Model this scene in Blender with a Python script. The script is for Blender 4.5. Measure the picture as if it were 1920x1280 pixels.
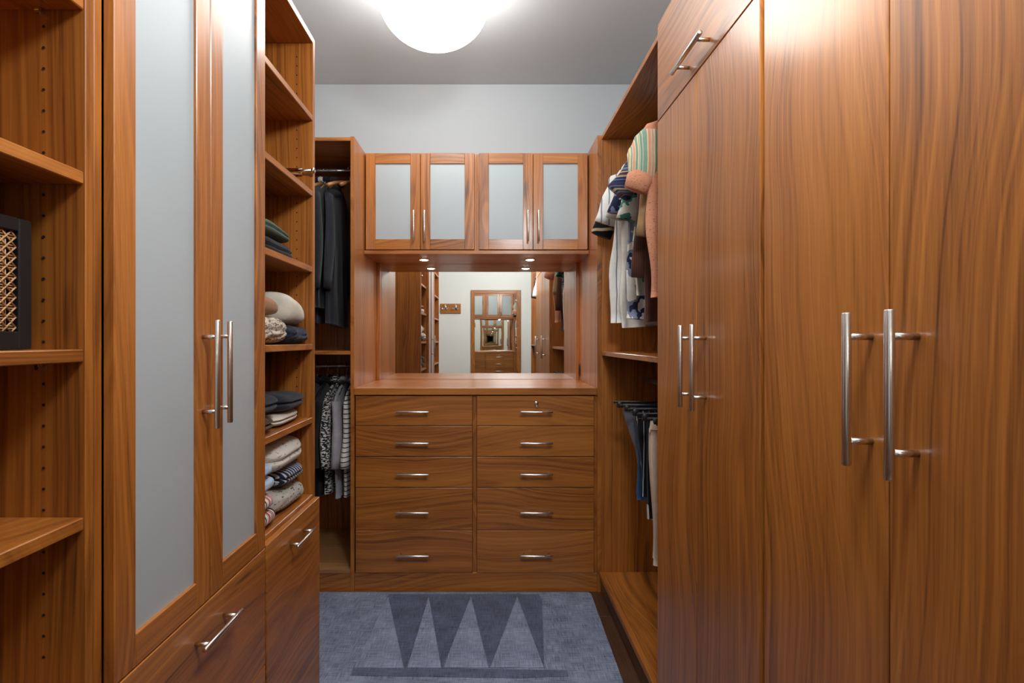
import bpy, math, random
from math import sin, cos, pi, sqrt
random.seed(7)
S = 1.0                        # layout units -> metres
for o in list(bpy.data.objects): bpy.data.objects.remove(o, do_unlink=True)
scene = bpy.context.scene
COL = scene.collection

# ------------------------------------------------------------------ camera, world, exposure
FPX, EYE = 950.0, 1.271
cd = bpy.data.cameras.new('camera'); cam = bpy.data.objects.new('camera', cd); COL.objects.link(cam)
cam.location = (0, 0, EYE*S); cam.rotation_euler = (pi/2, 0, 0)
cd.sensor_width = 36; cd.lens = FPX/1920*36
cd.shift_x = 44/1920; cd.shift_y = -3/1920; cd.clip_start = 0.02
scene.camera = cam
w = bpy.data.worlds.new('world'); scene.world = w; w.use_nodes = True
w.node_tree.nodes['Background'].inputs[0].default_value = (0.8, 0.85, 0.9, 1)
w.node_tree.nodes['Background'].inputs[1].default_value = 0.3
vs = scene.view_settings
vs.view_transform = 'Standard'; vs.look = 'None'; vs.gamma = 1; vs.use_curve_mapping = False
vs.exposure = 1.10
scene.cycles.max_bounces = 14; scene.cycles.glossy_bounces = 12; scene.cycles.diffuse_bounces = 3
LAMP_STRENGTH = 7.0            # opal ceiling globe in view (warm)
LAMP_COLOR = (1.0, 0.965, 0.92)
FLASH_FILL_STRENGTH = 36.0          # added cool fill globe above the camera, standing in for a flash
FLASH_FILL_COLOR = (0.90, 0.965, 1.0)
SPOT_W = 3.0                   # each puck light over the counter

# ------------------------------------------------------------------ materials
def lin(r, g, b):
    f = lambda c: (c/255/12.92) if c/255 <= .04045 else ((c/255+.055)/1.055)**2.4
    return (f(r), f(g), f(b), 1)
class NT:
    def __init__(s, name):
        s.m = bpy.data.materials.new(name); s.m.use_nodes = True
        s.t = s.m.node_tree; s.b = s.t.nodes['Principled BSDF']
    def n(s, typ, **kw):
        nd = s.t.nodes.new(typ)
        for k, v in kw.items(): setattr(nd, k, v)
        return nd
    def l(s, a, b): s.t.links.new(a, b)
    def val(s, sock, v):
        if isinstance(v, (int, float, tuple, list)): sock.default_value = v
        else: s.l(v, sock)
    def math(s, op, a, b=0.0, c=0.0):
        nd = s.n('ShaderNodeMath', operation=op)
        for i, v in enumerate((a, b, c)): s.val(nd.inputs[i], v)
        return nd.outputs[0]
    def comb(s, x, y, z):
        nd = s.n('ShaderNodeCombineXYZ')
        for i, v in enumerate((x, y, z)): s.val(nd.inputs[i], v)
        return nd.outputs[0]
    def noise(s, vec=None, scale=1.0, detail=2.0, rough=.5, w=None):
        nd = s.n('ShaderNodeTexNoise')
        if w is not None: nd.noise_dimensions = '1D'; s.val(nd.inputs['W'], w)
        else: s.val(nd.inputs['Vector'], vec)
        nd.inputs['Scale'].default_value = scale; nd.inputs['Detail'].default_value = detail
        nd.inputs['Roughness'].default_value = rough
        return nd.outputs['Fac']
    def mix(s, f, a, b, mode='MIX'):
        nd = s.n('ShaderNodeMix', data_type='RGBA', blend_type=mode)
        s.val(nd.inputs[0], f); s.val(nd.inputs[6], a); s.val(nd.inputs[7], b)
        return nd.outputs[2]
    def ramp(s, f, stops):
        nd = s.n('ShaderNodeValToRGB'); s.val(nd.inputs[0], f)
        el = nd.color_ramp.elements
        while len(el) < len(stops): el.new(.5)
        for e, (p, c) in zip(el, stops): e.position = p; e.color = c
        return nd.outputs[0]
    def coords(s):
        tc = s.n('ShaderNodeTexCoord'); sp = s.n('ShaderNodeSeparateXYZ'); s.l(tc.outputs['Object'], sp.inputs[0])
        return tc.outputs['Object'], sp.outputs[0], sp.outputs[1], sp.outputs[2]
    def bump(s, h, strength=.2, dist=.002):
        nd = s.n('ShaderNodeBump'); nd.inputs['Strength'].default_value = strength
        nd.inputs['Distance'].default_value = dist; s.l(h, nd.inputs['Height']); s.l(nd.outputs[0], s.b.inputs['Normal'])

def walnut(name, axis, cols, rough=.42, coat=.42):
    k = NT(name); vec, x, y, z = k.coords()
    a, b, l = {'x': (y, z, x), 'y': (z, x, y), 'z': (x, y, z)}[axis]
    rnd = k.n('ShaderNodeObjectInfo').outputs['Random']
    r2 = k.math('FRACT', k.math('MULTIPLY', rnd, 7.31)); r3 = k.math('FRACT', k.math('MULTIPLY', rnd, 13.77))
    off = k.math('MULTIPLY', rnd, 60.0)
    la = k.math('ADD', k.math('MULTIPLY', l, .9), off)
    nA = k.math('SUBTRACT', k.noise(k.comb(k.math('MULTIPLY', a, 2.0), k.math('MULTIPLY', b, 2.0), la), 1, 2), .5)
    nB = k.math('SUBTRACT', k.noise(k.comb(k.math('MULTIPLY', a, .8), k.math('MULTIPLY', b, .8), k.math('ADD', la, 31.0)), 1, 1.5), .5)
    a2 = k.math('ADD', k.math('ADD', a, k.math('MULTIPLY', k.math('SUBTRACT', r2, .5), .22)), k.math('MULTIPLY', nA, .045))
    b2 = k.math('ADD', k.math('ADD', b, k.math('ADD', .05, k.math('MULTIPLY', r3, .06))), k.math('MULTIPLY', nB, .40))
    r = k.math('SQRT', k.math('ADD', k.math('MULTIPLY', a2, a2), k.math('MULTIPLY', b2, b2)))
    rings = k.noise(w=k.math('ADD', k.math('MULTIPLY', r, 78.0), off), scale=1, detail=3, rough=.65)
    tone = k.noise(k.comb(k.math('MULTIPLY', a, 9.0), k.math('MULTIPLY', b, 9.0), la), 1, 2)
    fib = k.noise(k.comb(k.math('MULTIPLY', a, 260.0), k.math('MULTIPLY', b, 260.0), k.math('MULTIPLY', l, 5.0)), 1, 2, .6)
    f = k.math('ADD', k.math('MULTIPLY', rings, .46), k.math('ADD', k.math('MULTIPLY', tone, .34), k.math('MULTIPLY', fib, .32)))
    f = k.math('ADD', f, k.math('MULTIPLY', k.math('SUBTRACT', rnd, .5), .07))
    band = k.noise(k.comb(k.math('MULTIPLY', a2, 26.0), k.math('MULTIPLY', b2, 26.0), k.math('MULTIPLY', la, .6)), 1, 3, .6)
    f = k.math('ADD', f, k.math('MULTIPLY', k.math('SUBTRACT', band, .5), .26))
    knot = k.noise(k.comb(k.math('MULTIPLY', a, 14.0), k.math('MULTIPLY', b, 14.0), k.math('MULTIPLY', l, 3.2)), 1, 1)
    f = k.math('SUBTRACT', f, k.math('MULTIPLY', k.math('MAXIMUM', k.math('SUBTRACT', knot, .72), 0.0), 1.2))
    c = k.ramp(f, [(.34, cols[0]), (.49, cols[1]), (.60, cols[2]), (.76, cols[3])])
    hue = k.noise(k.comb(k.math('MULTIPLY', a2, 15.0), k.math('MULTIPLY', b2, 15.0), k.math('MULTIPLY', la, .8)), 1, 2)
    c = k.mix(k.math('MULTIPLY', hue, .8), c, k.mix(hue, (.86, .78, 1.0, 1), (1.0, 1.08, .84, 1)), 'MULTIPLY')
    k.l(c, k.b.inputs['Base Color'])
    k.b.inputs['Roughness'].default_value = rough
    k.b.inputs['Coat Weight'].default_value = coat; k.b.inputs['Coat Roughness'].default_value = .19
    k.bump(fib, .10, .0006)
    return k.m
WC = [(.092, .027, .0048, 1), (.305, .096, .0145, 1), (.420, .140, .0210, 1), (.540, .200, .0350, 1)]
M = {}
for ax in 'xyz': M['wood_'+ax] = walnut('walnut_grain_'+ax, ax, WC)
FC = [(.030, .013, .007, 1), (.060, .026, .013, 1), (.085, .038, .018, 1), (.12, .055, .026, 1)]
M['floor'] = walnut('dark_floor_wood', 'y', FC, .4, .2)
PC = [(.22, .10, .035, 1), (.34, .17, .06, 1), (.42, .21, .08, 1), (.50, .27, .11, 1)]
M['pale_x'] = walnut('pale_deck_wood', 'x', PC)

def plain(name, col, rough=.6, metal=0.0, noise_amt=.06, nscale=40, spec=.5, bump=0.0, bscale=200):
    k = NT(name); vec, *_ = k.coords()
    n = k.noise(vec, nscale, 3)
    c2 = tuple(max(0, v*(1-noise_amt*2)) for v in col[:3])+(1,)
    c1 = tuple(min(1, v*(1+noise_amt)) for v in col[:3])+(1,)
    k.l(k.mix(n, c2, c1), k.b.inputs['Base Color'])
    k.b.inputs['Roughness'].default_value = rough; k.b.inputs['Metallic'].default_value = metal
    k.b.inputs['Specular IOR Level'].default_value = spec
    if bump: k.bump(k.noise(vec, bscale, 3), bump, .002)
    return k.m
M['wall_cream'] = plain('cream_wall_paint', (.90, .88, .81, 1), .8, 0, .01, 6, .3, .05, 300)
M['wall'] = plain('white_wall_paint', (.49, .52, .54, 1), .8, 0, .01, 6, .3, .05, 300)
M['ceiling'] = plain('white_ceiling_paint', (.60, .625, .64, 1), .85, 0, .01, 6, .3, .05, 300)
M['nickel'] = plain('brushed_nickel', (.78, .76, .73, 1), .27, 1.0, .05, 300)
M['chrome'] = plain('chrome', (.82, .82, .82, 1), .08, 1.0, .01, 50)
M['steel_rod'] = plain('dull_steel_rod', (.45, .45, .46, 1), .35, 1.0, .05, 80)
M['black'] = plain('black_lacquer', (.012, .012, .013, 1), .4, 0, .1, 60)
M['hole'] = plain('dark_bore', (.015, .008, .005, 1), .9, 0, .1, 60)
M['hanger_wood'] = plain('hanger_beech', (.42, .19, .06, 1), .4, 0, .15, 30)
M['hanger_white'] = plain('white_plastic', (.7, .7, .68, 1), .4, 0, .03, 30)
M['cane'] = plain('rattan_cane', (.62, .36, .17, 1), .55, 0, .2, 90)
def emis(name, col, strength):
    k = NT(name); vec, *_ = k.coords()
    k.b.inputs['Base Color'].default_value = (.9, .9, .9, 1)
    k.b.inputs['Emission Color'].default_value = col+(1,)
    k.b.inputs['Emission Strength'].default_value = strength
    return k.m
M['opal'] = emis('opal_glass_lit', LAMP_COLOR, LAMP_STRENGTH)
M['flash_fill'] = emis('flash_fill_glow', FLASH_FILL_COLOR, FLASH_FILL_STRENGTH)
M['puck'] = emis('puck_lens_lit', (1, .93, .82), 25.0)
k = NT('mirror_silver'); k.b.inputs['Metallic'].default_value = 1; k.b.inputs['Roughness'].default_value = .004
k.b.inputs['Base Color'].default_value = (.92, .93, .91, 1); M['mirror'] = k.m
k = NT('warped_mirror'); vec, *_ = k.coords(); k.b.inputs['Metallic'].default_value = 1; k.b.inputs['Roughness'].default_value = .01
k.b.inputs['Base Color'].default_value = (.88, .90, .86, 1); k.bump(k.noise(vec, 2.5, 1), .03, .02); M['mirror_warped'] = k.m
k = NT('frosted_glass'); vec, *_ = k.coords()
k.l(k.mix(k.noise(vec, 3, 2), (.44, .49, .51, 1), (.49, .54, .56, 1)), k.b.inputs['Base Color'])
k.b.inputs['Roughness'].default_value = .46; k.b.inputs['Transmission Weight'].default_value = .12; k.b.inputs['IOR'].default_value = 1.5
M['frost'] = k.m

def fabric(name, cols, kind='plain', scale=1.0, axis='z', rough=.9, knit=0.0, thr=.5):
    """kinds: plain, stripes, weave, blotch, knit, bands"""
    k = NT(name); vec, x, y, z = k.coords(); ax = {'x': x, 'y': y, 'z': z}[axis]
    n = k.noise(vec, 60, 3); wob = k.noise(vec, 9, 2)
    if kind == 'stripes':
        t = k.math('FRACT', k.math('ADD', k.math('MULTIPLY', ax, scale), k.math('MULTIPLY', wob, .35)))
        c = k.mix(k.math('GREATER_THAN', t, thr), cols[0], cols[1])
    elif kind == 'bands':
        t = k.noise(w=k.math('ADD', k.math('MULTIPLY', ax, scale), k.math('MULTIPLY', wob, .3)), scale=1, detail=1.5)
        st = [(.30+.4*i/max(1, len(cols)-1), c_) for i, c_ in enumerate(cols)]
        nd = k.n('ShaderNodeValToRGB'); nd.color_ramp.interpolation = 'CONSTANT'; k.l(t, nd.inputs[0])
        el = nd.color_ramp.elements
        while len(el) < len(st): el.new(.5)
        for e, (p, cc) in zip(el, st): e.position = p; e.color = cc
        el[0].position = 0; c = nd.outputs[0]
    elif kind == 'blotch':
        t = k.noise(vec, scale, 3)
        nd = k.n('ShaderNodeValToRGB'); k.l(t, nd.inputs[0]); el = nd.color_ramp.elements
        while len(el) < len(cols): el.new(.5)
        for i, (e, cc) in enumerate(zip(el, cols)): e.position = .36+.28*i/max(1, len(cols)-1); e.color = cc
        nd.color_ramp.interpolation = 'CONSTANT'; el[0].position = 0; c = nd.outputs[0]
    elif kind == 'flecks':
        t = k.noise(k.comb(k.math('MULTIPLY', x, scale), k.math('MULTIPLY', y, scale), k.math('MULTIPLY', z, scale*3.0)), 1, 1)
        c = k.mix(k.math('GREATER_THAN', t, thr), cols[0], cols[1])
    else:
        c = k.mix(k.noise(vec, 25, 3), cols[0], cols[-1])
    c = k.mix(.25, c, k.mix(n, (.25, .25, .25, 1), (1, 1, 1, 1)), 'MULTIPLY')
    k.l(c, k.b.inputs['Base Color']); k.b.inputs['Roughness'].default_value = rough
    k.b.inputs['Specular IOR Level'].default_value = .2; k.b.inputs['Sheen Weight'].default_value = .15
    k.bump(k.noise(vec, 350 if not knit else 160, 3), .35+knit, .003)
    return k.m

# ------------------------------------------------------------------ mesh helpers (layout units in, metres out)
ORG = {}
def mk(name, V, F, mat, parent=None, smooth=False, mats=None, fm=None):
    xs, ys, zs = zip(*V)
    cx, cy = (min(xs)+max(xs))/2, (min(ys)+max(ys))/2
    cz = (min(zs)+max(zs))/2 if parent is not None else min(zs)
    me = bpy.data.meshes.new(name)
    me.from_pydata([((x-cx)*S, (y-cy)*S, (z-cz)*S) for x, y, z in V], [], F); me.update()
    for m in (mats or [mat]): me.materials.append(m if not isinstance(m, str) else M[m])
    if fm: me.polygons.foreach_set('material_index', fm)
    if smooth: me.polygons.foreach_set('use_smooth', [True]*len(F))
    o = bpy.data.objects.new(name, me); COL.objects.link(o)
    ORG[o] = (cx, cy, cz)
    p = ORG[parent] if parent is not None else (0, 0, 0)
    o.location = ((cx-p[0])*S, (cy-p[1])*S, (cz-p[2])*S)
    if parent is not None: o.parent = parent
    return o
def thing(name, loc, label, cat, group=None):
    o = bpy.data.objects.new(name, None); COL.objects.link(o); o.empty_display_size = .05
    o.location = tuple(v*S for v in loc); ORG[o] = loc
    return tag(o, label, cat, group)
def tag(o, label, cat, group=None):
    o['label'] = label; o['category'] = cat
    if group: o['group'] = group
    return o
def struct(o): o['kind'] = 'structure'; return o
def box(x0, x1, y0, y1, z0, z1, b=.0012):
    """box with chamfered edges"""
    b = min(b, (x1-x0)/3, (y1-y0)/3, (z1-z0)/3)
    V = []; I = {}
    for sx in (0, 1):
        for sy in (0, 1):
            for sz in (0, 1):
                c = ((x0, x1)[sx], (y0, y1)[sy], (z0, z1)[sz]); d = (1-2*sx, 1-2*sy, 1-2*sz)
                for ax in range(3):      # vertex lying on the face normal to ax
                    p = [c[i]+(d[i]*b if i != ax else 0) for i in range(3)]
                    I[(sx, sy, sz, ax)] = len(V); V.append(tuple(p))
    F = []
    def key(ax, s, u, v):
        k_ = [0, 0, 0]; k_[ax] = s; o_ = [i for i in range(3) if i != ax]; k_[o_[0]] = u; k_[o_[1]] = v
        return tuple(k_)
    for ax in range(3):
        for s in (0, 1):
            q = [I[key(ax, s, u, v)+(ax,)] for u, v in ((0, 0), (1, 0), (1, 1), (0, 1))]
            if (s == 0) != (ax == 1): q.reverse()
            F.append(q)
    for ax in range(3):                  # edges running along ax
        o_ = [i for i in range(3) if i != ax]
        for u in (0, 1):
            for v in (0, 1):
                k0 = [0, 0, 0]; k0[o_[0]] = u; k0[o_[1]] = v; k1 = list(k0); k1[ax] = 1
                q = [I[tuple(k0)+(o_[0],)], I[tuple(k1)+(o_[0],)], I[tuple(k1)+(o_[1],)], I[tuple(k0)+(o_[1],)]]
                if (u == v) == (ax != 1): q.reverse()
                F.append(q)
    for sx in (0, 1):
        for sy in (0, 1):
            for sz in (0, 1):
                q = [I[(sx, sy, sz, a)] for a in range(3)]
                if (sx+sy+sz) % 2 == 0: q.reverse()
                F.append(q)
    return V, F
def join(parts):
    V, F = [], []
    for v, f in parts:
        n = len(V); V += v; F += [[i+n for i in q] for q in f]
    return V, F
def bx(name, x0, x1, y0, y1, z0, z1, mat, parent=None, b=.0012):
    return mk(name, *box(x0, x1, y0, y1, z0, z1, b), mat, parent)
def vsub(a, b): return (a[0]-b[0], a[1]-b[1], a[2]-b[2])
def vnorm(a):
    l = sqrt(sum(c*c for c in a)) or 1; return tuple(c/l for c in a)
def vcross(a, b): return (a[1]*b[2]-a[2]*b[1], a[2]*b[0]-a[0]*b[2], a[0]*b[1]-a[1]*b[0])
def tube(P, R, n=10, flat=1.0, up=None):
    """capped tube through the points P; R radius or list"""
    if not isinstance(R, (list, tuple)): R = [R]*len(P)
    V, F = [], []; prev = None
    for i, p in enumerate(P):
        t = vnorm(vsub(P[min(i+1, len(P)-1)], P[max(i-1, 0)]))
        u = up or prev or ((0, 0, 1) if abs(t[2]) < .9 else (1, 0, 0))
        s = vnorm(vcross(t, u)); u2 = vnorm(vcross(s, t)); prev = u2
        for j in range(n):
            a = 2*pi*j/n
            V.append(tuple(p[c]+R[i]*(cos(a)*s[c]+flat*sin(a)*u2[c]) for c in range(3)))
    for i in range(len(P)-1):
        for j in range(n):
            F.append([i*n+j, i*n+(j+1) % n, (i+1)*n+(j+1) % n, (i+1)*n+j])
    F.append(list(range(n))[::-1]); F.append([(len(P)-1)*n+j for j in range(n)])
    return V, F
def lathe(prof, c, n=40):
    V, F = [], []
    for r, z in prof:
        for j in range(n): V.append((c[0]+r*cos(2*pi*j/n), c[1]+r*sin(2*pi*j/n), c[2]+z))
    for i in range(len(prof)-1):
        for j in range(n): F.append([i*n+j, i*n+(j+1) % n, (i+1)*n+(j+1) % n, (i+1)*n+j])
    F.append(list(range(n))[::-1]); F.append([(len(prof)-1)*n+j for j in range(n)])
    return V, F
def handle(parent, axis, c, length, posts, out, r=.0062):
    """bar pull; c = centre of the bar foot on the face, out = vector of the stand-off"""
    d = {'x': (1, 0, 0), 'y': (0, 1, 0), 'z': (0, 0, 1)}[axis]
    add = lambda p, v, s: tuple(p[i]+v[i]*s for i in range(3))
    bc = add(c, out, 1)
    e = length/2
    bar = tube([add(bc, d, -e), add(bc, d, -e+.0012), add(bc, d, e-.0012), add(bc, d, e)], [r*.85, r, r, r*.85], 14)
    ps = [tube([add(c, d, s*posts/2), add(bc, d, s*posts/2)], r*.8, 10) for s in (-1, 1)]
    return mk('handle', *join([bar]+ps), 'nickel', parent, True)

# ------------------------------------------------------------------ the room
XL, XR, YB, YF, ZC = -1.13, 1.15, 3.14, -1.05, 2.854
fl = struct(bx('floor', XL-.05, XR+.05, YF-.05, YB+.05, -.06, -.012, 'floor'))
px = XL; i = 0
while px < XR-.01:
    x1 = min(px+.115, XR); off = (i*.37) % .9
    ys = [YF]+[YF+off+.9*j for j in range(1, 6) if YF+off+.9*j < YB-.1]+[YB]
    for y0, y1 in zip(ys[:-1], ys[1:]):
        bx('plank', px+.0006, x1-.0006, y0+.0006, y1-.0006, -.012, 0, 'floor', fl, .001)
    px = x1; i += 1
struct(bx('ceiling', XL-.05, XR+.05, YF-.05, YB+.05, ZC, ZC+.05, 'ceiling'))
struct(bx('wall_back', XL-.05, XR+.05, YB, YB+.05, 0, ZC, 'wall'))
struct(bx('wall_left', XL-.05, XL, YF, YB, 0, ZC, 'wall'))
struct(bx('wall_right', XR, XR+.05, YF, YB, 0, ZC, 'wall'))
struct(bx('wall_front', XL-.05, XR+.05, YF-.05, YF, 0, ZC, 'wall_cream'))

# ------------------------------------------------------------------ ceiling lamp (opal globe) and added flash stand-in
def globe_lamp(x, y, label, mat='opal'):
    t = thing('ceiling_lamp', (x, y, 2.53), label, 'lamp')
    a, b, cz = .232, .170, 2.702
    prof = [(max(.001, a*sin(pi*i/28)), -b*cos(pi*i/28)) for i in range(0, 26)]
    mk('shade', *lathe(prof, (x, y, cz), 56), mat, t, True)
    mk('mount', *lathe([(.11, 0), (.115, .004), (.115, .03), (.09, .034)], (x, y, ZC-.034), 40), 'hanger_white', t, True)
globe_lamp(-.231, 2.15, 'large opal white globe ceiling lamp, lit, above the aisle in front of the white wall')
t = thing('flash_standin_globe', (.27, .47, 2.19), 'added glowing globe standing in for a camera flash, overhead and out of view', 'lamp')  # added fill light for a camera flash; globe, cord and canopy are invented
prof = [(max(.001, .15*sin(pi*i/24)), -.13*cos(pi*i/24)) for i in range(0, 24)]
mk('shade', *lathe(prof, (.27, .47, 2.34), 40), 'flash_fill', t, True)
mk('cap', *lathe([(.045, 0), (.045, .02), (.012, .035), (.012, .05)], (.27, .47, 2.462), 24), 'nickel', t, True)
mk('cord', *tube([(.27, .47, 2.51), (.27, .47, ZC-.02)], .004, 8), 'black', t, True)
mk('canopy', *lathe([(.055, 0), (.06, .006), (.06, .02), (.05, .0215)], (.27, .47, ZC-.022), 28), 'nickel', t, True)

# ------------------------------------------------------------------ right side: tall wardrobes with slab doors
RX, RD = .57, .55        # carcass front, door face
def wardrobe(y0, ym, y1, label, bars):
    t = thing('wardrobe', (.86, (y0+y1)/2, 0), label, 'wardrobe', 'tall slab-door wardrobes on the right')
    bx('side_panel', RX, XR-.005, y0, y0+.019, .0, 2.30, 'wood_z', t)
    bx('side_panel', RX, XR-.005, y1-.019, y1, .0, 2.30, 'wood_z', t)
    bx('top_panel', RX, XR-.005, y0+.019, y1-.019, 2.28, 2.30, 'wood_y', t)
    bx('bottom_panel', RX, XR-.005, y0+.019, y1-.019, .085, .105, 'wood_y', t)
    bx('back_panel', XR-.018, XR-.005, y0+.019, y1-.019, .105, 2.28, 'wood_z', t)
    bx('plinth', RX+.03, RX+.048, y0+.019, y1-.019, 0, .085, 'wood_y', t)
    g = .0016; e = .005
    for a, b_, yb in ((y0+e, ym-g, bars[0]), (ym+g, y1-e, bars[1])):
        d = bx('door', RD, RX-.001, a, b_, .09, 1.9775, 'wood_z', t, .0015)
        handle(d, 'z', (RD, yb, 1.2005), .219, .150, (-.036, 0, 0))
    fd = bx('flap_door', RD, RX-.001, y0+e, y1-e, 1.9805, 2.294, 'wood_y', t, .0015)
    ymid = (y0+y1)/2-.012
    handle(fd, 'y', (RD, ymid, 2.018), .193, .130, (-.036, 0, 0))
wardrobe(1.022, 1.3385, 1.654, 'walnut wardrobe with paired slab doors next to the open rail of shirts', (1.281, 1.359))
wardrobe(.382, .6967, 1.0165, 'walnut wardrobe with paired slab doors nearest the camera on the right', (.6497, .7275))

# open hanging unit on the right
def oval_rod(parent, p0, p1):
    mk('hanging_rod', *tube([p0, p1], .012, 12), 'steel_rod', parent, True)
def open_unit_right(y0, y1, label, far_panel_full=True):
    t = thing('hanging_unit', (.86, (y0+y1)/2, 0), label, 'closet unit', 'open hanging units on the right')
    bx('side_panel', RX, XR-.005, y1, y1+.019, 0, 2.30, 'wood_z', t)
    bx('side_panel', RX, XR-.005, y0-.019, y0-.0005, 0, 2.30, 'wood_z', t)
    bx('top_panel', RX, XR-.005, y0, y1, 2.28, 2.30, 'wood_y', t)
    bx('shelf', RX, XR-.02, y0, y1, 1.193, 1.213, 'wood_y', t)
    bx('back_panel', XR-.018, XR-.005, y0, y1, .1, 2.28, 'wood_z', t)
    bx('deck', RX+.012, XR-.02, y0, y1, .082, .102, 'wood_y', t)
    bx('deck_lip', RX-.012, RX+.011, y0, y1, .078, .104, 'wood_y', t, .002)
    bx('plinth', RX-.006, RX+.012, y0, y1, 0, .078, 'floor', t)
    oval_rod(t, (.80, y0, 2.19), (.80, y1, 2.19)); oval_rod(t, (.80, y0, 1.07), (.80, y1, 1.07))
    return t
open_unit_right(1.674, 2.553, 'open walnut hanging unit with shirts above and trousers below, right of the dresser')
open_unit_right(-.53, .362, 'open walnut hanging unit past the near wardrobe, seen in the dresser mirror')

# ------------------------------------------------------------------ left side
LX, LD = -.5985, -.5796
SHZ = [2.036, 1.779, 1.5205, 1.257, 1.008]
def pin_holes(parent, y, xs, z0=.80, z1=2.25, side=-1):
    parts = []
    for x in xs:
        z = z0
        while z < z1:
            if all(abs(z-(s-.01)) > .018 for s in SHZ):
                n = 10; V = [(x+.0022*cos(2*pi*j/n), y, z+.0022*sin(2*pi*j/n)) for j in range(n)]
                V += [(x+.0022*cos(2*pi*j/n), y+side*.0006, z+.0022*sin(2*pi*j/n)) for j in range(n)]
                F = [[j, (j+1) % n, n+(j+1) % n, n+j] for j in range(n)]+[[n+j for j in range(n)]]
                parts.append((V, F))
            z += .0312
    o = mk('shelf_pin_holes', *join(parts), 'hole', parent); o['kind'] = 'stuff'
# bookshelf nearest the camera
t = thing('bookcase', (-.85, .45, 0), 'open walnut shelving at the left edge holding a cane-front box', 'shelving')
BY0, BY1 = .14, .7526
BX = XL+.02
LT = 2.303
bx('side_panel', BX, LX, BY1, BY1+.0155, 0, LT, 'wood_z', t)
bx('side_panel', BX, LX, BY0-.019, BY0, 0, LT, 'wood_z', t)
bx('back_panel', XL+.006, BX, BY0-.019, BY1, 0, LT, 'wood_z', t)
bx('top_panel', BX, LX, BY0, BY1, LT-.019, LT, 'wood_y', t)
for z in SHZ+[.746, .49, .1]:
    bx('shelf', BX, LX-.002, BY0+.0005, BY1-.0005, z-.019, z, 'wood_y', t, .0015)
bx('plinth', LX-.06, LX-.045, BY0, BY1, 0, .078, 'wood_y', t)
pin_holes(t, BY1, (-.6607,))
for z in (1.779, 1.257):
    mk('shelf_pin', *join([tube([(-.661, BY1, z-.027), (-.661, BY1-.012, z-.027)], .0035, 8),
                           box(-.6645, -.6575, BY1-.013, BY1-.004, z-.026, z-.0195, .001)]), 'chrome', t)
# frosted-glass wardrobe
GY0, GYM, GY1 = .7845, 1.0567, 1.3205
t = thing('glass_door_cabinet', (-.85, (GY0+GY1)/2, 0), 'tall walnut cabinet with two long frosted-glass doors over drawers', 'cabinet')
bx('side_panel', XL+.006, LX, GY0-.0155, GY0, 0, LT, 'wood_z', t)
bx('side_panel', XL+.006, LX, GY1-.012, GY1, 0, LT, 'wood_z', t)
bx('back_panel', XL+.006, XL+.02, GY0, GY1-.012, .1, LT-.019, 'wood_z', t)
bx('top_panel', XL+.02, LX, GY0, GY1-.012, LT-.019, LT, 'wood_y', t)
bx('bottom_panel', XL+.02, LX, GY0, GY1-.012, .08, .1, 'wood_y', t)
bx('fixed_shelf', XL+.02, LX-.004, GY0, GY1-.012, .718, .735, 'wood_y', t)
for z in SHZ: bx('shelf', XL+.02, LX-.06, GY0, GY1-.012, z-.019, z, 'wood_y', t)
bx('plinth', LX-.06, LX-.045, GY0, GY1-.012, 0, .08, 'wood_y', t)
def frame_door(parent, axis, u0, u1, z0, z1, face, back, sw, rw, hpos):
    """framed frosted door; axis = horizontal direction of the door ('x' or 'y'), face/back = depth of the two sides"""
    lo, hi = min(face, back), max(face, back)
    def bb(a, b_, c, d, e=0.0):
        l_, h_ = lo+e, hi-e
        return box(a, b_, l_, h_, c, d, .0015) if axis == 'x' else box(l_, h_, a, b_, c, d, .0015)
    P = [bb(u0, u0+sw, z0, z1), bb(u1-sw, u1, z0, z1), bb(u0+sw, u1-sw, z0, z0+rw), bb(u0+sw, u1-sw, z1-rw, z1)]
    V, F = join(P); nf = len(P[0][1])
    fm = [0]*(2*nf)+[1]*(2*nf)
    d = mk('door', V, F, None, parent, mats=['wood_z', 'wood_'+axis], fm=fm)
    mk('glass_pane', *bb(u0+sw-.006, u1-sw+.006, z0+rw-.006, z1-rw+.006, .0065), 'frost', d)
    hu, hz, hl, hp = hpos; out = (-.036 if axis == 'x' else .030)
    if axis == 'x': handle(d, 'z', (hu, face, hz), hl, hp, (0, out, 0), .0052)
    else: handle(d, 'z', (face, hu, hz), hl, hp, (out, 0, 0), .0055)
    return d
frame_door(t, 'y', .785, GYM-.0013, .734, 2.293, LD, LX+.001, .0485, .054, (1.0273, 1.2013, .220, .151))
frame_door(t, 'y', GYM+.0013, GY1-.005, .734, 2.293, LD, LX+.001, .0485, .054, (1.0777, 1.203, .215, .151))
d = bx('drawer', LX+.001, LD, .785, GY1-.005, .430, .7312, 'wood_y', t, .0015)
handle(d, 'y', (LD, 1.055, .6696), .148, .106, (.030, 0, 0), .0052)
d = bx('drawer', LX+.001, LD, .785, GY1-.005, .088, .4275, 'wood_y', t, .0015)
handle(d, 'y', (LD, 1.055, .36), .148, .106, (.030, 0, 0), .0052)
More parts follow.
